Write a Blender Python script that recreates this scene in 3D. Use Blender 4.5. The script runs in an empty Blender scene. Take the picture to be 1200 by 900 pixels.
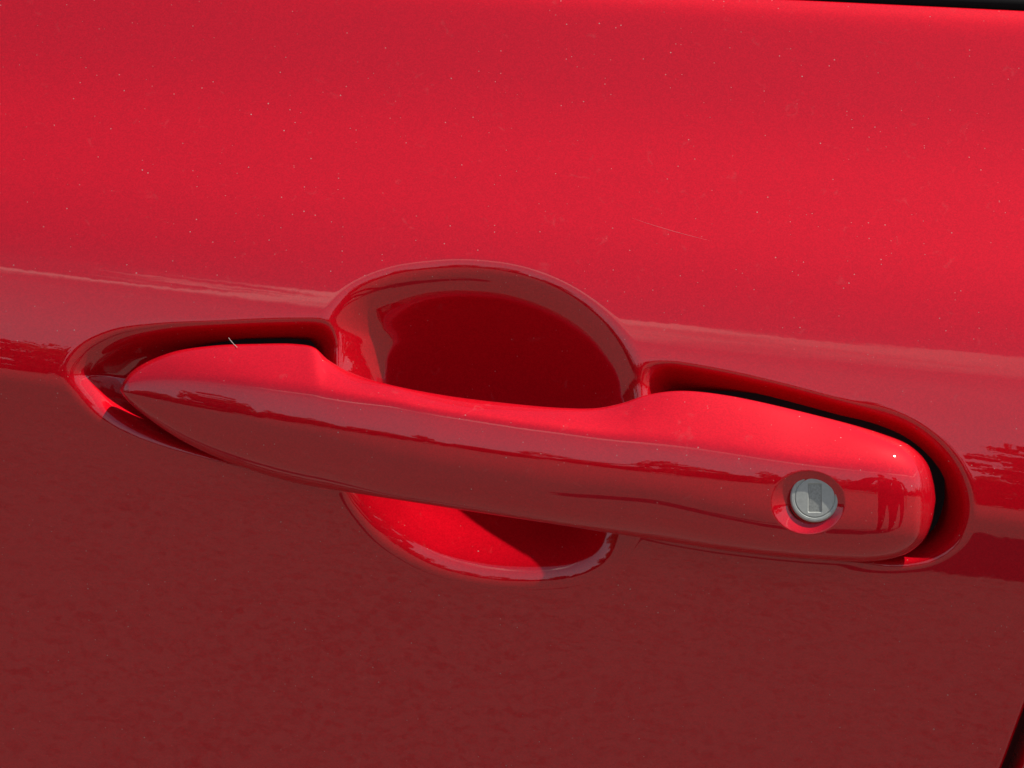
import bpy, math, random
import numpy as np
from mathutils import Vector

# ------------------------------------------------------------------ camera, sky, sun, exposure
scene = bpy.context.scene
COL = scene.collection
U = 0.00025            # one survey unit on the door skin = 0.25 mm
ZC = 0.95              # height of the middle of the picture above the ground
DIST = 0.90            # camera to door skin

cam_d = bpy.data.cameras.new("camera"); cam = bpy.data.objects.new("camera", cam_d)
COL.objects.link(cam); scene.camera = cam
cam.location = (0, -DIST, ZC); cam.rotation_euler = (math.radians(90), 0, 0)
cam_d.sensor_width = 36; cam_d.lens = 36 * DIST / (1200 * U)
cam_d.clip_start = 0.01; cam_d.clip_end = 2000

SUN = Vector((0.50, -0.155, 0.82)).normalized()
world = bpy.data.worlds.new("World"); scene.world = world; world.use_nodes = True
nt = world.node_tree; nt.nodes.clear()
def N(t, typ, **kw):
    n = t.nodes.new(typ)
    for k, v in kw.items(): setattr(n, k, v)
    return n
wo = N(nt, 'ShaderNodeOutputWorld'); bg = N(nt, 'ShaderNodeBackground')
sky = N(nt, 'ShaderNodeTexSky', sky_type='NISHITA', sun_disc=False)
sky.sun_elevation = math.asin(SUN.z); sky.sun_rotation = math.atan2(SUN.x, SUN.y)
sky.dust_density = 0.6; sky.ozone_density = 1.0
bg.inputs['Strength'].default_value = 0.09
# a bank of thin bright cloud lying along the horizon, with a torn upper edge
tc = N(nt, 'ShaderNodeTexCoord'); sep = N(nt, 'ShaderNodeSeparateXYZ')
nt.links.new(tc.outputs['Generated'], sep.inputs[0])
mp = N(nt, 'ShaderNodeMapping'); mp.inputs['Scale'].default_value = (1.6, 1.6, 7.0)
nt.links.new(tc.outputs['Generated'], mp.inputs[0])
noi = N(nt, 'ShaderNodeTexNoise'); noi.inputs['Scale'].default_value = 1.5; noi.inputs['Detail'].default_value = 6
nt.links.new(mp.outputs[0], noi.inputs['Vector'])
m1 = N(nt, 'ShaderNodeMath', operation='MULTIPLY_ADD'); m1.inputs[1].default_value = 0.22; m1.inputs[2].default_value = -0.11
nt.links.new(noi.outputs[0], m1.inputs[0])
m2 = N(nt, 'ShaderNodeMath', operation='ADD'); nt.links.new(sep.outputs[2], m2.inputs[0]); nt.links.new(m1.outputs[0], m2.inputs[1])
def ramp(src, stops):
    r = N(nt, 'ShaderNodeValToRGB'); c = r.color_ramp
    c.elements[0].position, c.elements[1].position = stops[0][0], stops[-1][0]
    c.elements[0].color = (stops[0][1],)*3 + (1,); c.elements[1].color = (stops[-1][1],)*3 + (1,)
    for p, v in stops[1:-1]: c.elements.new(p).color = (v, v, v, 1)
    nt.links.new(src, r.inputs[0]); return r.outputs[0]
bank = ramp(m2.outputs[0], [(0.0, 0.85), (0.20, 0.66), (0.34, 0.46), (0.41, 0.26), (0.47, 0.06), (0.60, 0.0)])
n2 = N(nt, 'ShaderNodeTexNoise'); n2.inputs['Scale'].default_value = 2.3; n2.inputs['Detail'].default_value = 2
mp2 = N(nt, 'ShaderNodeMapping'); mp2.inputs['Scale'].default_value = (1, 1, 0.5); mp2.inputs['Location'].default_value = (0.35, 0, 0)
nt.links.new(tc.outputs['Generated'], mp2.inputs[0]); nt.links.new(mp2.outputs[0], n2.inputs['Vector'])
streak = N(nt, 'ShaderNodeMath', operation='MULTIPLY')
nt.links.new(ramp(m2.outputs[0], [(0.404, 0.0), (0.418, 0.35), (0.430, 0.85), (0.437, 0.85), (0.443, 0.0)]), streak.inputs[0])
nt.links.new(ramp(n2.outputs[0], [(0.46, 0.0), (0.60, 0.9)]), streak.inputs[1])
mix = N(nt, 'ShaderNodeMix', data_type='RGBA'); nt.links.new(bank, mix.inputs['Factor'])
nt.links.new(sky.outputs[0], mix.inputs['A']); mix.inputs['B'].default_value = (8.0, 8.3, 10.0, 1)
mixs = N(nt, 'ShaderNodeMix', data_type='RGBA'); nt.links.new(streak.outputs[0], mixs.inputs['Factor'])
nt.links.new(mix.outputs['Result'], mixs.inputs['A']); mixs.inputs['B'].default_value = (19, 18, 17.5, 1)
mix = mixs
nt.links.new(mix.outputs['Result'], bg.inputs['Color']); nt.links.new(bg.outputs[0], wo.inputs[0])

sun_d = bpy.data.lights.new("sun", 'SUN'); sun = bpy.data.objects.new("sun", sun_d); COL.objects.link(sun)
sun_d.energy = 5.0; sun_d.angle = math.radians(0.53); sun_d.color = (1.0, 0.95, 0.88)
sun.rotation_euler = SUN.to_track_quat('Z', 'Y').to_euler(); sun.location = (2, -1, 4)

scene.view_settings.view_transform = 'Standard'; scene.view_settings.look = 'None'
scene.view_settings.exposure = 0.20; scene.view_settings.gamma = 1.0
scene.view_settings.use_curve_mapping = False
scene.render.engine = 'CYCLES'
scene.cycles.use_denoising = True
scene.cycles.max_bounces = 12; scene.cycles.glossy_bounces = 8

# ------------------------------------------------------------------ helpers
def to_world(px, py, depth):
    """survey units: right, down, behind the door skin -> metres"""
    return np.stack([(px - 600) * U, depth * U, ZC + (450 - py) * U], -1)

def mesh_obj(name, verts, faces, mat, parent=None, normals=None, smooth=True):
    me = bpy.data.meshes.new(name)
    verts = np.asarray(verts, np.float32).reshape(-1, 3); faces = np.asarray(faces, np.int32)
    k = faces.shape[1]
    me.vertices.add(len(verts)); me.vertices.foreach_set('co', verts.ravel())
    me.loops.add(faces.size); me.loops.foreach_set('vertex_index', faces.ravel())
    me.polygons.add(len(faces)); me.polygons.foreach_set('loop_start', np.arange(0, faces.size, k, dtype=np.int32))
    me.update(calc_edges=True); me.validate()
    me.polygons.foreach_set('use_smooth', np.full(len(faces), smooth))
    if normals is not None:
        me.normals_split_custom_set_from_vertices(np.asarray(normals, np.float32).reshape(-1, 3).tolist())
    me.materials.append(mat)
    o = bpy.data.objects.new(name, me); COL.objects.link(o)
    if parent: o.parent = parent; o.matrix_parent_inverse = parent.matrix_world.inverted()
    return o

def empty(name, loc):
    o = bpy.data.objects.new(name, None); COL.objects.link(o); o.location = loc
    o.empty_display_size = 0.02
    bpy.context.view_layer.update()
    return o

def tag(o, label=None, cat=None, kind=None, group=None):
    if label: o['label'] = label
    if cat: o['category'] = cat
    if kind: o['kind'] = kind
    if group: o['group'] = group
    return o

def spline(pts, closed=True, n=14):
    p = np.array(pts, float); m = len(p); out = []
    for i in range(m if closed else m - 1):
        if closed: a, b, c, d = p[(i-1) % m], p[i], p[(i+1) % m], p[(i+2) % m]
        else: a, b, c, d = p[max(i-1, 0)], p[i], p[i+1], p[min(i+2, m-1)]
        # centripetal Catmull-Rom
        t0 = 0; t1 = t0 + max(np.linalg.norm(b-a), 1e-6)**.5; t2 = t1 + np.linalg.norm(c-b)**.5; t3 = t2 + max(np.linalg.norm(d-c), 1e-6)**.5
        for t in np.linspace(t1, t2, n, endpoint=False):
            A1 = (t1-t)/(t1-t0)*a + (t-t0)/(t1-t0)*b; A2 = (t2-t)/(t2-t1)*b + (t-t1)/(t2-t1)*c; A3 = (t3-t)/(t3-t2)*c + (t-t2)/(t3-t2)*d
            B1 = (t2-t)/(t2-t0)*A1 + (t-t0)/(t2-t0)*A2; B2 = (t3-t)/(t3-t1)*A2 + (t-t1)/(t3-t1)*A3
            out.append((t2-t)/(t2-t1)*B1 + (t-t1)/(t2-t1)*B2)
    if not closed: out.append(p[-1])
    return np.array(out)

def signed_distance(X, Y, poly):
    """positive inside the closed outline"""
    sh = X.shape; x = X.ravel().astype(np.float32); y = Y.ravel().astype(np.float32)
    d2 = np.full(x.shape, 1e12, np.float32); inside = np.zeros(x.shape, bool)
    a = poly; b = np.roll(poly, -1, 0)
    for (ax, ay), (bx, by) in zip(a, b):
        ex, ey = bx-ax, by-ay; L = ex*ex+ey*ey
        if L < 1e-9: continue
        t = np.clip(((x-ax)*ex + (y-ay)*ey)/L, 0, 1)
        dx = x-ax-t*ex; dy = y-ay-t*ey
        np.minimum(d2, dx*dx+dy*dy, out=d2)
        if ay != by:
            c = (ay > y) != (by > y)
            inside ^= c & (x < (bx-ax)*(y-ay)/(by-ay)+ax)
    d = np.sqrt(d2)
    return np.where(inside, d, -d).reshape(sh).astype(float)

def blur(A, s):
    r = int(3*s+1); k = np.exp(-0.5*(np.arange(-r, r+1)/s)**2); k /= k.sum()
    for ax in (0, 1):
        P = np.pad(A, [(r, r) if i == ax else (0, 0) for i in (0, 1)], mode='edge')
        B = np.zeros_like(A)
        for i, w in enumerate(k):
            B += w * (P[i:i+A.shape[0], :] if ax == 0 else P[:, i:i+A.shape[1]])
        A = B
    return A

def wall_profile(d, r0, r1, W, R):
    """0..1 depth across a pressed wall: rounded lip from -r0 to r1, straight wall, floor fillet R ending at W"""
    t = np.linspace(-r0, W, 800)
    sl = np.clip((t+r0)/(r0+r1), 0, 1)
    sl = sl*sl*(3-2*sl)
    e = np.clip((W-t)/R, 0, 1); e = e*e*(3-2*e)
    s = np.cumsum(sl*e); s -= s[0]; s /= s[-1]
    return np.interp(d, t, s)

def grid_faces(nr, nc, wrap=False):
    i, j = np.meshgrid(np.arange(nr-1), np.arange(nc if wrap else nc-1), indexing='ij')
    j2 = (j+1) % nc
    return np.stack([i*nc+j, i*nc+j2, (i+1)*nc+j2, (i+1)*nc+j], -1).reshape(-1, 4)

def grid_normals(P, wrap=False):
    di = np.gradient(P, axis=0)
    if wrap: dj = np.roll(P, -1, 1) - np.roll(P, 1, 1)
    else: dj = np.gradient(P, axis=1)
    n = np.cross(di, dj); n /= np.maximum(np.linalg.norm(n, axis=-1, keepdims=True), 1e-20)
    return n

# ------------------------------------------------------------------ materials
def new_mat(name):
    m = bpy.data.materials.new(name); m.use_nodes = True
    return m, m.node_tree, m.node_tree.nodes['Principled BSDF']

def paint_material():
    m, t, b = new_mat("red_metallic_paint")
    L = t.links.new
    co = N(t, 'ShaderNodeTexCoord')
    # fine flake grain
    fl = N(t, 'ShaderNodeTexVoronoi'); fl.inputs['Scale'].default_value = 2600
    L(co.outputs['Object'], fl.inputs['Vector'])
    hs = N(t, 'ShaderNodeSeparateColor'); L(fl.outputs['Color'], hs.inputs[0])
    fr = N(t, 'ShaderNodeMapRange'); fr.inputs['To Min'].default_value = 0.90; fr.inputs['To Max'].default_value = 1.10
    L(hs.outputs[0], fr.inputs['Value'])
    base = N(t, 'ShaderNodeMix', data_type='RGBA', blend_type='MULTIPLY'); base.inputs['Factor'].default_value = 1
    base.inputs['A'].default_value = (0.52, 0.0022, 0.010, 1); L(fr.outputs[0], base.inputs['B'])
    # settled dust: sparse pale specks of uneven size, and soft film patches
    def specks(scale, keep, size):
        v = N(t, 'ShaderNodeTexVoronoi'); v.inputs['Scale'].default_value = scale
        L(co.outputs['Object'], v.inputs['Vector'])
        s = N(t, 'ShaderNodeSeparateColor'); L(v.outputs['Color'], s.inputs[0])
        thr = N(t, 'ShaderNodeMapRange'); thr.inputs['From Min'].default_value = keep; thr.inputs['From Max'].default_value = 1
        thr.inputs['To Min'].default_value = 0; thr.inputs['To Max'].default_value = size
        L(s.outputs[0], thr.inputs['Value'])
        lt = N(t, 'ShaderNodeMath', operation='LESS_THAN'); L(v.outputs['Distance'], lt.inputs[0]); L(thr.outputs[0], lt.inputs[1])
        br = N(t, 'ShaderNodeMath', operation='MULTIPLY'); L(lt.outputs[0], br.inputs[0])
        bm = N(t, 'ShaderNodeMapRange'); bm.inputs['To Min'].default_value = .25; bm.inputs['To Max'].default_value = 1
        L(s.outputs[1], bm.inputs['Value']); L(bm.outputs[0], br.inputs[1])
        return br
    s1 = specks(600, 0.62, 0.135); s2 = specks(190, 0.92, 0.058)
    mx = N(t, 'ShaderNodeMath', operation='MAXIMUM'); L(s1.outputs[0], mx.inputs[0]); L(s2.outputs[0], mx.inputs[1])
    dn = N(t, 'ShaderNodeTexNoise'); dn.inputs['Scale'].default_value = 26; dn.inputs['Detail'].default_value = 5
    L(co.outputs['Object'], dn.inputs['Vector'])
    dr = N(t, 'ShaderNodeMapRange'); dr.inputs['From Min'].default_value = .35; dr.inputs['From Max'].default_value = .7
    dr.inputs['To Min'].default_value = 0.2; dr.inputs['To Max'].default_value = 0.8
    L(dn.outputs[0], dr.inputs['Value'])
    sm = N(t, 'ShaderNodeMath', operation='MULTIPLY'); L(mx.outputs[0], sm.inputs[0]); L(dr.outputs[0], sm.inputs[1])
    wn = N(t, 'ShaderNodeTexNoise'); wn.inputs['Scale'].default_value = 230; wn.inputs['Detail'].default_value = 8; wn.inputs['Distortion'].default_value = 1.2
    L(co.outputs['Object'], wn.inputs['Vector'])
    wr = N(t, 'ShaderNodeMapRange'); wr.inputs['From Min'].default_value = .64; wr.inputs['From Max'].default_value = .80; wr.inputs['To Max'].default_value = .05
    L(wn.outputs[0], wr.inputs['Value'])
    sm2 = N(t, 'ShaderNodeMath', operation='ADD', use_clamp=True); L(sm.outputs[0], sm2.inputs[0]); L(wr.outputs[0], sm2.inputs[1]); sm = sm2
    dust = N(t, 'ShaderNodeBsdfDiffuse'); dust.inputs['Color'].default_value = (0.45, 0.37, 0.33, 1)
    ms = N(t, 'ShaderNodeMixShader'); L(sm.outputs[0], ms.inputs[0]); L(b.outputs[0], ms.inputs[1]); L(dust.outputs[0], ms.inputs[2])
    out = t.nodes['Material Output']; L(ms.outputs[0], out.inputs['Surface'])
    L(base.outputs['Result'], b.inputs['Base Color'])
    b.inputs['Metallic'].default_value = 0.33; b.inputs['Roughness'].default_value = 0.66
    b.inputs['Specular IOR Level'].default_value = 0.0
    b.inputs['Coat Weight'].default_value = 1.0; b.inputs['Coat Roughness'].default_value = 0.015; b.inputs['Coat IOR'].default_value = 1.62
    # orange peel in the lacquer
    on = N(t, 'ShaderNodeTexNoise'); on.inputs['Scale'].default_value = 260; on.inputs['Detail'].default_value = 1.5
    L(co.outputs['Object'], on.inputs['Vector'])
    bp = N(t, 'ShaderNodeBump'); bp.inputs['Strength'].default_value = 0.02; bp.inputs['Distance'].default_value = 0.0004
    L(on.outputs[0], bp.inputs['Height']); L(bp.outputs[0], b.inputs['Coat Normal'])
    return m
PAINT = paint_material()

def simple(name, col, rough=0.5, metal=0.0, noise=None, spec=0.5):
    m, t, b = new_mat(name)
    b.inputs['Roughness'].default_value = rough; b.inputs['Metallic'].default_value = metal
    b.inputs['Specular IOR Level'].default_value = spec
    sc, amt = noise or (300, 0.12)
    co = N(t, 'ShaderNodeTexCoord'); n = N(t, 'ShaderNodeTexNoise'); n.inputs['Scale'].default_value = sc; n.inputs['Detail'].default_value = 6
    t.links.new(co.outputs['Object'], n.inputs['Vector'])
    mr = N(t, 'ShaderNodeMapRange'); mr.inputs['From Min'].default_value = .25; mr.inputs['From Max'].default_value = .75
    mr.inputs['To Min'].default_value = 1-amt; mr.inputs['To Max'].default_value = 1+amt
    t.links.new(n.outputs[0], mr.inputs['Value'])
    x = N(t, 'ShaderNodeMix', data_type='RGBA', blend_type='MULTIPLY'); x.inputs['Factor'].default_value = 1
    x.inputs['A'].default_value = (*col, 1); t.links.new(mr.outputs[0], x.inputs['B'])
    t.links.new(x.outputs['Result'], b.inputs['Base Color'])
    return m
LOCK = simple("satin_lock_metal", (0.42, 0.43, 0.385), 0.5, 0.2, (900, 0.10))
SHUT = simple("key_shutter_steel", (0.34, 0.345, 0.31), 0.42, 0.3, (1800, 0.25))
RUBBER = simple("black_rubber", (0.006, 0.005, 0.005), 0.8, 0, None, 0.15)
JAMB = simple("dark_red_jamb", (0.10, 0.004, 0.008), 0.45)
GLASS = simple("dark_tinted_glass", (0.006, 0.006, 0.007), 0.03)

# ------------------------------------------------------------------ the ground and what the paint mirrors
def ground_material():
    m, t, b = new_mat("gravelly_asphalt"); L = t.links.new
    co = N(t, 'ShaderNodeTexCoord')
    n1 = N(t, 'ShaderNodeTexNoise'); n1.inputs['Scale'].default_value = 120; n1.inputs['Detail'].default_value = 10; n1.inputs['Roughness'].default_value = .7
    v = N(t, 'ShaderNodeTexVoronoi'); v.inputs['Scale'].default_value = 170
    n2 = N(t, 'ShaderNodeTexNoise'); n2.inputs['Scale'].default_value = 2.2; n2.inputs['Detail'].default_value = 9; n2.inputs['Roughness'].default_value = 0.68
    for n in (n1, v, n2): L(co.outputs['Object'], n.inputs['Vector'])
    s = N(t, 'ShaderNodeSeparateColor'); L(v.outputs['Color'], s.inputs[0])
    a = N(t, 'ShaderNodeMath', operation='MULTIPLY_ADD'); a.inputs[1].default_value = 0.40; L(s.outputs[0], a.inputs[0]); L(n1.outputs[0], a.inputs[2])
    a2 = N(t, 'ShaderNodeMath', operation='MULTIPLY_ADD'); a2.inputs[1].default_value = 0.55; L(n2.outputs[0], a2.inputs[0]); L(a.outputs[0], a2.inputs[2])
    r = N(t, 'ShaderNodeValToRGB'); L(a2.outputs[0], r.inputs[0])
    r.color_ramp.elements[0].position = .35; r.color_ramp.elements[0].color = (0.030, 0.028, 0.025, 1)
    r.color_ramp.elements[1].position = 1.40; r.color_ramp.elements[1].color = (0.185, 0.172, 0.150, 1)
    L(r.outputs[0], b.inputs['Base Color']); b.inputs['Roughness'].default_value = .95
    return m
gs = 600
ground = mesh_obj('ground', [(-gs, -gs, 0), (gs, -gs, 0), (gs, gs, 0), (-gs, gs, 0)], [(0, 1, 2, 3)], ground_material())
tag(ground, 'pale brown gravelly asphalt mirrored in the lower paint', kind='structure')

def leaf_material(): return simple("foliage", (0.045, 0.07, 0.025), 0.7, 0, (0.8, 0.5))
rng = np.random.default_rng(4)
def tree_line():
    V = []; F = []
    for k in range(150):
        ang = math.radians(-100 + 200*(k+rng.random()*0.8)/150)
        dist = 34 + 14*rng.random()
        hgt = 2.6 + 5.2*rng.random()**2.4 + 3.6*math.exp(-((math.degrees(ang)-19)/9)**2)
        cx, cy = dist*math.sin(ang), -dist*math.cos(ang)
        n = 260
        p = rng.normal(size=(n, 3)); p /= np.linalg.norm(p, axis=1, keepdims=True)
        p *= (0.55 + 0.45*rng.random((n, 1)))
        c = np.array([cx, cy, hgt*0.52]) + p*np.array([1.5, 1.5, hgt*0.5])
        for q in c:
            a = rng.normal(size=3); a /= np.linalg.norm(a); bb = np.cross(a, rng.normal(size=3)); bb /= np.linalg.norm(bb)
            s = 0.16 + 0.22*rng.random(); i = len(V)
            V += [q-a*s-bb*s*.6, q+a*s-bb*s*.6, q+a*s+bb*s*.6, q-a*s+bb*s*.6]; F.append((i, i+1, i+2, i+3))
    o = mesh_obj('far_hedgerow', V, F, leaf_material(), smooth=False)
    tag(o, 'dark far line of bushes mirrored as a thin band in the paint', 'hedgerow', kind='stuff')
tree_line()

# ------------------------------------------------------------------ door skin
TAN = lambda d: np.tan(np.radians(d))
def crease_y(x): return 432 + 172*(x/1200.0)
def top_y(x): return -62 + 0.0425*x
W_TAB = np.array([-3200, -700, -420, -250, -120, -70, -14, 0, 12, 30, 70, 130, 190, 260, 340, 420, 470, 500, 515, 530])
T_TAB = np.array([-14, -21, -20, -18.5, -16.5, -14.5, -11, 0.3, 1.4, 3.0, 6.3, 11.2, 17.5, 23, 22.5, 16.5, 15.5, 16.5, 23, 45])
wf = np.linspace(W_TAB[0], W_TAB[-1], 20000)
tf = np.interp(wf, W_TAB, T_TAB)
kk = np.exp(-0.5*(np.arange(-90, 91)/28.0)**2); kk /= kk.sum()
tf = np.convolve(np.pad(tf, 90, mode='edge'), kk, 'valid')
df = np.cumsum(np.tan(np.radians(tf)))*(wf[1]-wf[0]); df -= np.interp(0, wf, df)
def base_depth(X, Y):
    """depth of the plain skin behind the reference plane (top leans away, bottom tucks under)"""
    cy, ty = crease_y(X), top_y(X)
    w = cy - Y
    up = w > 0
    stretch = (cy-ty)/530.0
    near = 1 + 0.0*X
    k = 1 + 0.10*np.clip(X/1200, 0, 1)           # the crease softens towards the rear of the door
    q = np.clip(np.abs(w)/260, 0, 1); q = q*q*(3-2*q)
    w = np.where(up, w*(k + (1-k)*q), w)
    wq = np.where(up, w/np.maximum(stretch, .3), w)
    d = np.interp(wq, wf, df)
    d = np.where(up, d*stretch, d)
    return d + 0.000012*(X-560)**2        # gentle bow of the door along the car

def edge_x(Y):
    """rear cut line of the door"""
    return np.interp(Y, [-60, 300, 600, 760, 830, 900, 1000, 1400, 3400], [1340, 1312, 1264, 1233, 1216, 1195, 1162, 1010, 330])

cup_out = spline([(384, 372), (408, 340), (450, 318), (500, 308), (560, 306), (620, 316), (672, 339), (712, 371), (738, 405), (756, 445),
                  (763, 500), (762, 570), (750, 622), (722, 662), (682, 683), (620, 690), (560, 686), (500, 670), (448, 640), (418, 608), (400, 577), (386, 520), (378, 450), (378, 405)])
slot_out = spline([(84, 440), (96, 416), (130, 396), (180, 386), (260, 381), (372, 378), (500, 384), (640, 400), (760, 425), (800, 430), (860, 441), (950, 463),
                   (1030, 487), (1083, 515), (1115, 549), (1129, 591), (1121, 626), (1095, 647), (1050, 655), (960, 653), (850, 642), (750, 626),
                   (600, 610), (480, 590), (390, 572), (300, 548), (240, 533), (190, 519), (140, 499), (105, 474)])

xs = np.concatenate([np.linspace(-700, 0, 60, endpoint=False), np.arange(0, 60, 2.0), np.arange(60, 1165, 1.0)])
ncore = len(xs)
ys = np.concatenate([np.linspace(-60, 270, 150, endpoint=False), np.arange(270, 705, 1.0), np.linspace(705, 930, 70, endpoint=False), np.linspace(930, 3000, 60)])
ys = np.sort(ys)
tcol = np.linspace(0, 1, 60)[1:]**0.6
Xg = np.zeros((len(ys), ncore+len(tcol))); Yg = np.repeat(ys[:, None], Xg.shape[1], 1)
ex = edge_x(ys)
lim = np.minimum(1164.0, ex-40)
for r in range(len(ys)):
    if lim[r] >= 1164: Xg[r, :ncore] = xs
    else: Xg[r, :ncore] = np.interp(xs, [-700, 1164], [-700, lim[r]])
    Xg[r, ncore:] = Xg[r, ncore-1] + (ex[r]-Xg[r, ncore-1])*tcol
# the top of the sheet follows the belt line
ytop = top_y(Xg)
Yg = np.where(Yg < 250, 250 + (Yg-250)*(250-ytop)/310.0, Yg)

D = base_depth(Xg, Yg)
rsel = slice(int(np.searchsorted(ys, 272)), int(np.searchsorted(ys, 704))); csel = slice(int(np.searchsorted(xs, 60)), ncore)
Xs, Ys = Xg[rsel, csel], Yg[rsel, csel]
dc = signed_distance(Xs, Ys, cup_out); ds = signed_distance(Xs, Ys, slot_out)
tt = np.linspace(-30, 195, 2000)
sl = np.interp(tt, [-7, 0, 9, 30, 56, 92, 130, 160, 190], [0, .17, .40, .74, .82, .62, .34, .13, 0])
ci = np.cumsum(sl)*(tt[1]-tt[0])
lft = np.clip((485-Xs)/90, 0, 1); lft = lft*lft*(3-2*lft)
dl = (1-(np.abs((Xs-568)/198.0)**2.6 + np.abs((Ys-505)/204.0)**2.6)**(1/2.6))*198
bl = np.clip((dc-18)/95, 0, 1); bl = bl*bl*(3-2*bl)*(1-np.clip((Ys-490)/80, 0, 1)**2*(3-2*np.clip((Ys-490)/80, 0, 1)))
wl = np.clip((650-Xs)/150, 0, 1); bl = bl*wl*wl*(3-2*wl)
dcup = dc*(1-bl) + dl*bl                        # the bowl turns elliptical away from its rim
cup = np.interp(dcup*(1 + 0.12*lft*np.clip((dc+2)/20, 0, 1)), tt, ci)
sst = lambda v: np.clip(v, 0, 1)**2*(3-2*np.clip(v, 0, 1))
cup *= 1 + (0.03 + 0.14*sst((600-Xs)/150))*sst((Ys-330)/170)*(1-sst((Ys-500)/100))     # deepest behind the grip
left = np.clip((260-Xs)/170, 0, 1); left = left*left*(3-2*left)
sstep = lambda v: np.clip(v, 0, 1)**2*(3-2*np.clip(v, 0, 1))
inside_cup = sstep((Xs-360)/42)*sstep((796-Xs)/46)
right = sstep((Xs-980)/90)
slot = (48 + 36*right - 44*inside_cup)*((1-left-right)*wall_profile(ds, 8, 8, 34, 14) + right*wall_profile(ds, 18, 14, 42, 18) + left*wall_profile(ds, 16, 22, 60, 30))
rec = (cup**4 + slot**4)**0.25
rec = blur(rec, 1.7)
D[rsel, csel] += rec
# hemmed rear edge
ed = (edge_x(Yg) - Xg); r_h = 9.0
D += np.where(ed < r_h, r_h - np.sqrt(np.maximum(r_h**2 - (r_h-np.clip(ed, 0, r_h))**2, 0)), 0)*2.0
P = to_world(Xg, Yg, D)
NR, NC = Xg.shape
nrm = -grid_normals(P)
if nrm[5, 5, 1] > 0: nrm = -nrm
fc = grid_faces(NR, NC)
inrec = np.zeros((NR, NC), bool); inrec[rsel, csel] = (np.maximum(dc, ds) > -3)
fm = inrec.ravel()[fc].all(1)

car_door = empty('parked_car', (0, 0.05, 0))
tag(car_door, 'glossy red metallic car with a keyed pull handle on its door', 'car')
def sub_mesh(name, faces, lab=None):
    used = np.unique(faces); remap = np.zeros(NR*NC, np.int32); remap[used] = np.arange(len(used))
    o = mesh_obj(name, P.reshape(-1, 3)[used], remap[faces][:, ::-1], PAINT, car_door, nrm.reshape(-1, 3)[used])
    if lab: o['label'] = lab
    return o
sub_mesh('outer_panel', fc[~fm])
sub_mesh('handle_recess', fc[fm], 'pressed finger cup and slot behind the handle')
# inward return of the rear edge
rows = np.arange(NR)
e0 = P[:, -1]; ret = np.stack([e0 + np.array([-0.0005*k, 0.004*k, 0]) for k in range(5)], 1)
mesh_obj('door_edge', ret.reshape(-1, 3), grid_faces(NR, 5), PAINT, car_door)

# belt weatherstrip and the foot of the side window
xb = np.linspace(-700, 1318, 120)
yt = top_y(xb); dt = base_depth(xb, yt)
prof = [(6, 4), (-2, -6), (-10, -9), (-20, -6), (-24, 4), (-22, 20), (-6, 26)]
V = np.stack([to_world(xb, yt+a, dt+b+8) for a, b in prof], 1)
mesh_obj('window_seal', V.reshape(-1, 3), grid_faces(len(xb), len(prof), True), RUBBER, car_door)
gl = []
for yy, dd in ((0, 16), (-700, 260), (-700, 274), (0, 30)): gl.append(to_world(xb, yt+yy, dt+dd))
V = np.stack(gl, 1)
mesh_obj('window_glass', V.reshape(-1, 3), grid_faces(len(xb), 4, True), GLASS, car_door)

# neighbouring body panel beyond the shut line, and the dark jamb behind the gap
yq = np.linspace(-40, 2600, 160)
def strip(name, offs, mat, parent=None, extra=0):
    cols = []
    for dx, dd in offs:
        xx = edge_x(yq)+dx
        cols.append(to_world(xx, yq, base_depth(np.minimum(xx, 1500), yq)*1.0 + dd))
    V = np.stack(cols, 1)
    return mesh_obj(name, V.reshape(-1, 3), grid_faces(len(yq), len(offs)), mat, parent)
body = car_door
strip('quarter_panel', [(18, 70), (18, 30), (19, 12), (22, 4), (27, 0), (60, 0), (140, 0), (260, 0), (420, 4), (640, 10)], PAINT, body)
strip('door_jamb', [(-60, 66), (-20, 66), (18, 70)], JAMB, body)

# ------------------------------------------------------------------ pull handle
top = spline([(140, 457), (146, 445), (160, 431), (200, 413), (250, 405), (300, 403), (345, 403), (368, 407), (384, 421), (410, 436), (450, 449), (520, 463), (600, 473),
              (660, 478), (700, 478), (730, 472), (757, 463), (795, 458), (850, 463), (950, 485), (1030, 507), (1066, 522), (1086, 542), (1094, 565), (1096.5, 585)], False, 20)
bot = spline([(140, 457), (146, 466), (165, 484), (200, 509), (240, 530), (300, 553), (350, 567), (390, 574), (480, 588), (600, 607), (750, 630), (850, 645), (960, 656),
              (1030, 657), (1062, 649), (1082, 634), (1092, 612), (1096.5, 585)], False, 20)
NS, NM = 700, 420
u = np.linspace(0, 1, NS)
hx = 140 + 956.5*(0.55*u + 0.45*(1-np.cos(np.pi*u))/2)
# near the ends sample by the square root so the round ends stay smooth
e = np.linspace(0, 1, 60)**2
hx = np.concatenate([140 + 12*e[:-1], np.linspace(152, 1078, NS-118), 1096.5 - 18.5*(e[::-1][1:])]); NS = len(hx)
ht = np.interp(hx, *top.T); hb = np.interp(hx, *bot.T)
def prof1(xk, yk, sm=14):
    x = np.arange(100, 1141, 1.0); y = np.interp(x, xk, yk)
    k = np.exp(-0.5*(np.arange(-3*sm, 3*sm+1)/sm)**2); k /= k.sum()
    y = np.convolve(np.pad(y, 3*sm, mode='edge'), k, 'valid')
    return np.interp(hx, x, y)
front = prof1([100, 140, 200, 300, 400, 500, 620, 760, 900, 980, 1040, 1080, 1110], [2, 10, 28, 52, 68, 78, 83, 85, 84, 81, 76, 66, 38])
back = prof1([100, 140, 340, 400, 460, 560, 660, 720, 770, 1140], [-14, -16, -30, -14, 22, 34, 32, 10, -26, -30], 16)
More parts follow.
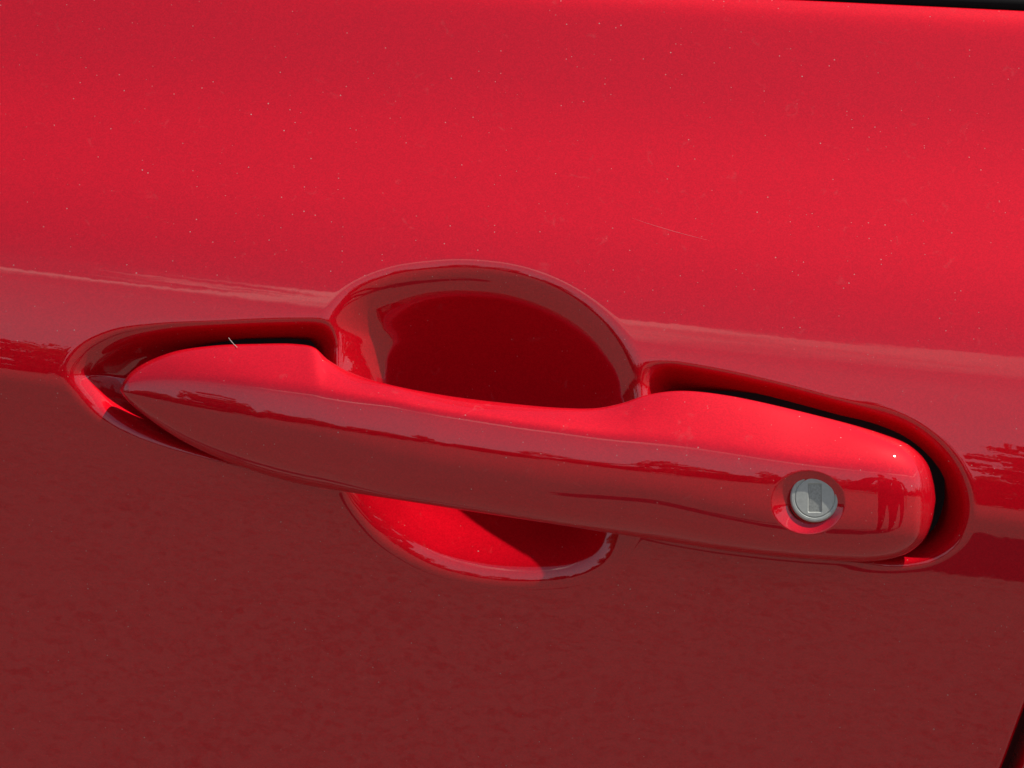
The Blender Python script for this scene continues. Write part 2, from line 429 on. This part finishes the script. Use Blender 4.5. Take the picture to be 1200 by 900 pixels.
ridge = prof1([140, 200, 270, 450, 600, 750, 900, 1096], [0.42, 0.62, 0.57, 0.50, 0.46, 0.50, 0.53, 0.52])
side = prof1([140, 360, 460, 660, 760, 900, 1060, 1096], [-4, 4, 44, 46, 34, 34, 26, 12])       # depth of the silhouette line
# ends: the front rolls into the tip
tipL = np.sqrt(np.clip(1-((152-np.minimum(hx, 152))/12)**2, 0, 1)); tipR = np.sqrt(np.clip(1-((np.maximum(hx, 1070)-1070)/26.5)**2, 0, 1))
fall = np.minimum(tipL, tipR)
# the horizontal tangent line and the rolled edge above it run nearly straight along the grip
zm = prof1([140, 200, 260, 400, 600, 750, 900, 1000, 1096], [458, 470, 481, 503, 534, 553, 568, 577, 585], 10)
zm = np.clip(zm, ht + 0.3*(hb-ht), hb - 0.3*(hb-ht))
roll = prof1([140, 230, 300, 400, 500, 610, 780, 900, 1000, 1096], [448, 446, 450, 462, 478, 496, 519, 537, 549, 565], 10)
th = np.linspace(0, 2*np.pi, NM, endpoint=False)      # 0 top, pi/2 front, pi bottom, 3pi/2 back
c, s = np.cos(th)[None], np.sin(th)[None]
nf, nb = 2.25, 3.0
n_lo = prof1([140, 780, 920, 1096], [2.2, 2.2, 3.0, 3.0], 20)[:, None]
pw = np.where(s > 0, np.where(c > 0, 2/nf, 2/n_lo), 2/nb)
cz = np.sign(c)*np.abs(c)**pw; sy = np.sign(s)*np.abs(s)**pw
# upper front: a rolled edge separates the top face from the front face
zc = np.clip((zm-roll)/np.maximum(zm-ht, 1), 0.25, 0.68); amt = prof1([140, 300, 960, 1060], [0.2, 0.85, 0.85, 0.2], 20)
q = (c[0] >= 0) & (s[0] >= 0) & (th < 1.6); tau = 1 - th[q]/(np.pi/2)
for i in range(NS):
    yb = 1 - 0.19*zc[i] - 0.10*max(zc[i]-.44, 0)
    tt = np.linspace(-1, 2, 601)
    l1 = math.hypot(zc[i], 1-yb); l2 = math.hypot(1-zc[i], yb); f = l1/(l1+l2)
    pz = np.interp(np.abs(tt), [0, f, 1, 2-f, 2], [0, zc[i], 1, zc[i], 0])*np.where(tt < 0, -1, 1)
    py_ = np.interp(tt, [-1, -f, 0, f, 1, 2-f, 2], [0, yb, 1, yb, 0, -yb, -1])
    kr = np.exp(-0.5*(np.arange(-90, 91)*0.005/0.07)**2); kr /= kr.sum()
    pz = np.convolve(pz, kr, 'same')[200:401]; py_ = np.convolve(py_, kr, 'same')[200:401]
    pz /= pz[-1]; py_ /= py_[0]
    t0 = np.linspace(0, 1, 201)
    cz[i, q] = cz[i, q]*(1-amt[i]) + amt[i]*np.interp(tau, t0, pz)
    sy[i, q] = sy[i, q]*(1-amt[i]) + amt[i]*np.interp(tau, t0, py_)
a_up = (zm-ht)[:, None]; a_dn = (hb-zm)[:, None]
HY = zm[:, None] - np.where(cz > 0, cz*a_up, cz*a_dn)
fy = ((front-side)*fall)[:, None]; by = ((side-back)*fall)[:, None]
HD = side[:, None] + np.where(sy > 0, sy*fy, sy*by)
HX = np.repeat(hx[:, None], NM, 1)
# shallow dish round the lock
LX, LY = 947, 589
dish_r = np.sqrt(((HX-LX)/43.0)**2 + ((HY-LY)/37.0)**2)
dd = np.clip((1.0-dish_r)/0.5, 0, 1)
lock_front = float(np.interp(955, hx, front))
HDd = np.where(s > 0, HD - 12*dd, HD)
def handle_pt(px, py, out):
    """outline points were surveyed as seen, so pull them back along the sight line for their stand-off"""
    k = (DIST - out*U)/DIST
    return np.stack([(px-600)*U*k, -out*U, ZC + (450-py)*U*k], -1)
HP = handle_pt(HX, HY, HDd)
hn = grid_normals(HP, True)
if hn[NS//2, NM//4, 1] > 0: hn = -hn
F = grid_faces(NS, NM, True)
handle = mesh_obj('pull_handle', HP.reshape(-1, 3), F, PAINT, car_door)
handle['label'] = 'red painted pull handle with round key lock'
me = handle.data
# ---- lock set in the dish
def polar(name, prof_fn, r_list, mat, cx, cy, z0, parent, nth=160, ell=(1, 1)):
    tt = np.linspace(0, 2*np.pi, nth, endpoint=False)
    R, T = np.meshgrid(np.asarray(r_list, float), tt, indexing='ij')
    x = R*np.cos(T); y = R*np.sin(T)
    o = prof_fn(R, x, y)
    Pp = handle_pt(cx + x*ell[0], cy + y*ell[1], z0 + o)
    return mesh_obj(name, Pp.reshape(-1, 3), grid_faces(len(r_list), nth, True), mat, parent)
lx, ly = 955, 583
def slot_d(x, y):    # signed distance to the key slot
    return np.maximum(np.abs(x-0)-7.6, np.abs(y-0.5)-16.5)
def face_prof(R, x, y):
    o = np.zeros_like(R)
    o -= 0.9*np.exp(-((R-23.5)/0.55)**2)
    o -= 1.5*np.clip(0.5 - slot_d(x, y)/0.9, 0, 1)
    edge = np.clip((R-26.6)/2.4, 0, 1); o -= 2.4*(1-np.sqrt(1-edge**2+1e-9))
    o = np.where(R > 29.05, -20, o)
    return o
rl = np.concatenate([np.linspace(0.02, 20, 60), np.linspace(20.2, 29, 50), [29.1]])
polar('lock_cylinder', face_prof, rl, LOCK, lx, ly, lock_front-6, handle, 200)
polar('lock_gasket', lambda R, x, y: np.where(R < 29.2, -9, np.where(R > 31.2, -9, -3.0)) , [28.4, 29.3, 30, 31, 31.5], RUBBER, lx-1.5, ly+2, lock_front-7.5, handle)
sp = [(-7.1, -15.6), (7.1, -15.6), (7.1, 16.6), (-7.1, 16.6)]
zf = lock_front-6-1.0
V = np.array([handle_pt(np.array(lx+a), np.array(ly+b), np.array(zf)) for a, b in sp] + [handle_pt(np.array(lx+a), np.array(ly+b), np.array(zf-3)) for a, b in sp])
mesh_obj('key_shutter', V, [(0, 1, 2, 3), (4, 7, 6, 5), (0, 4, 5, 1), (1, 5, 6, 2), (2, 6, 7, 3), (3, 7, 4, 0)], SHUT, handle, smooth=False)

# ------------------------------------------------------------------ two people the paint mirrors
SKIN = simple("skin", (0.42, 0.24, 0.16), 0.55)
HAIR = simple("dark_hair", (0.02, 0.014, 0.01), 0.6)
def person(loc, rz, jacket, trousers, label, arms):
    J = {'pelvis': (0, 0, .95), 'waist': (0, 0, 1.10), 'chest': (0, 0, 1.30), 'neck0': (0, .01, 1.46), 'neck': (0, 0, 1.53), 'head': (0, -.02, 1.62), 'crown': (0, -.01, 1.72)}
    rad = {'pelvis': (.16, .11), 'waist': (.14, .10), 'chest': (.17, .12), 'neck0': (.08, .07), 'neck': (.055, .055), 'head': (.078, .095), 'crown': (.06, .075)}
    E = [('pelvis', 'waist'), ('waist', 'chest'), ('chest', 'neck0'), ('neck0', 'neck'), ('neck', 'head'), ('head', 'crown')]
    for i, sd in enumerate((-1, 1)):
        t = str(sd)
        pts = [('hip', (.10*sd, 0, .88), (.095, .10)), ('knee', (.12*sd, -.02, .50), (.062, .066)), ('calf', (.125*sd, .01, .34), (.055, .06)), ('ankle', (.13*sd, .02, .09), (.042, .045)), ('toe', (.15*sd, -.13, .04), (.042, .035))]
        prev = 'pelvis'
        for n, p, r in pts: J[n+t] = p; rad[n+t] = r; E.append((prev, n+t)); prev = n+t
        el, wr, ha = arms
        pts = [('shoulder', (.19*sd, 0, 1.41), (.062, .062)), ('elbow', (el[0]*sd, el[1], el[2]), (.044, .046)), ('wrist', (wr[0]*sd, wr[1], wr[2]), (.03, .03)), ('palm', (ha[0]*sd, ha[1], ha[2]), (.036, .02))]
        prev = 'neck0'
        for n, p, r in pts: J[n+t] = p; rad[n+t] = r; E.append((prev, n+t)); prev = n+t
        d = Vector(ha)-Vector(wr); d.normalize()
        for f in range(5):
            a = (f-2)*.017
            q = Vector((ha[0], ha[1], ha[2])) + d*(.05 if f == 0 else .085-.008*abs(f-2)) + Vector((0, a*1.2, a*.6 if abs(d.z) < .6 else 0))
            J['tip%d' % f+t] = (q.x*sd, q.y, q.z); rad['tip%d' % f+t] = (.009, .009); E.append(('palm'+t, 'tip%d' % f+t))
    names = list(J); ix = {n: i for i, n in enumerate(names)}
    me = bpy.data.meshes.new('person'); me.from_pydata([J[n] for n in names], [(ix[a], ix[b]) for a, b in E], [])
    o = bpy.data.objects.new('person', me); COL.objects.link(o)
    sk = o.modifiers.new('skin', 'SKIN'); sb = o.modifiers.new('sub', 'SUBSURF'); sb.levels = sb.render_levels = 2
    sk.use_smooth_shade = True
    for i, n in enumerate(names):
        sv = me.skin_vertices[0].data[i]; sv.radius = rad[n]; sv.use_root = (n == 'pelvis')
    dg = bpy.context.evaluated_depsgraph_get()
    m2 = bpy.data.meshes.new_from_object(o.evaluated_get(dg))
    o.modifiers.clear(); o.data = m2; bpy.data.meshes.remove(me)
    m2.materials.clear()
    for m in (SKIN, jacket, trousers, RUBBER, HAIR): m2.materials.append(m)
    zmin = min(v.co.z for v in m2.vertices)
    wrist = Vector(arms[1])
    for p in m2.polygons:
        c = p.center; p.use_smooth = True
        armdist = min((Vector((abs(c.x), c.y, c.z))-Vector(arms[2])).length, 9)
        if armdist < .09 and abs(c.x) > .1 or armdist < .16 and abs(c.x) > .3: k = 0
        elif c.z > 1.66 or (c.z > 1.56 and c.y > .02): k = 4
        elif c.z > 1.49: k = 0
        elif c.z > .93: k = 1
        elif c.z > .09: k = 2
        else: k = 3
        p.material_index = k
    o.location = (loc[0], loc[1], -zmin); o.rotation_euler = (0, 0, rz)
    tag(o, label, 'person')
    return o
NAVY = simple("navy_jacket", (0.012, 0.014, 0.022), 0.8, 0, (60, .2)); BLACK = simple("black_trousers", (0.01, 0.01, 0.011), 0.8, 0, (80, .2))
GREY = simple("charcoal_coat", (0.03, 0.03, 0.032), 0.8, 0, (60, .2)); DENIM = simple("dark_denim", (0.016, 0.02, 0.035), 0.85, 0, (90, .3))
person((0.94, -1.75), math.radians(24), NAVY, BLACK, 'person in navy jacket with raised forearms, mirrored in the handle', ((.30, .02, 1.14), (.16, -.22, 1.22), (.10, -.29, 1.27)))
person((1.36, -1.86), math.radians(34), GREY, DENIM, 'person in charcoal coat with arms hanging, mirrored in the handle', ((.25, .02, 1.12), (.27, -.03, .88), (.27, -.05, .80)))

# ------------------------------------------------------------------ a hair of lint caught on the handle's upper edge
pts = [np.array(handle_pt(np.array(x), np.array(y), np.array(o))) for x, y, o in ((268, 396, -2), (271, 400, 1), (275, 404.5, 6), (278, 407, 12))]
V = []
for p in pts:
    for a in range(6): V.append(p + 0.00009*np.array([math.cos(a*math.pi/3), 0.4*math.sin(a*math.pi/3), math.sin(a*math.pi/3)]))
tag(mesh_obj('lint_fibre', V, grid_faces(4, 6, True), simple("pale_lint", (0.45, 0.36, 0.32), 0.9)), 'tiny pale fibre of lint caught on the upper edge of the handle', 'lint')

# black strips added to deepen the shade between the handle's feet and the slot
def darken_gap(x0, x1, x_end, up, dn):
    xx = np.linspace(x0, x1, 160); k = (x_end-x0)/(x1-x0)
    tp = np.clip((xx-x0)/110, 0, 1)*np.clip((x1-xx)/12+(x_end > 400), 0, 1); yt_ = np.interp(xx, hx, ht) + 4 - (up+4)*tp; yb_ = np.interp(xx, hx, hb) - dn
    yb_ = np.maximum(yb_, yt_+2); xe = x0 + (xx-x0)*k
    ring = [handle_pt(xe, yt_, np.full_like(xe, -32.0)), handle_pt(xe, yb_, np.full_like(xe, -32.0)), handle_pt(xe, yb_, np.full_like(xe, -75.0)), handle_pt(xe, yt_, np.full_like(xe, -75.0))]
    V = np.stack(ring, 1).reshape(-1, 3); Fq = np.vstack([grid_faces(160, 4, True), [[0, 1, 2, 3]], [[636, 639, 638, 637]]])
    mesh_obj('gap_shade', V, Fq, RUBBER, car_door, smooth=False)
darken_gap(178, 374, 376, 6, 22)
darken_gap(772, 1095, 1107, 8, 14)

# a hairline scratch in the lacquer above the handle
xx = np.linspace(742, 838, 14); yy = 252 + 28*(xx-742)/96 + 1.5*np.sin((xx-742)/30)
cc = to_world(xx, yy, base_depth(xx, yy)-0.02); V = []
for k, p in enumerate(cc):
    r = 0.00007*math.sin(math.pi*(k+.6)/14.2)
    for a in range(5): V.append(p + r*np.array([0, math.sin(a*2*math.pi/5)*.5, math.cos(a*2*math.pi/5)]))
mesh_obj('scratch', V, grid_faces(14, 5, True), simple("scratched_lacquer", (0.55, 0.09, 0.10), 0.7), car_door)
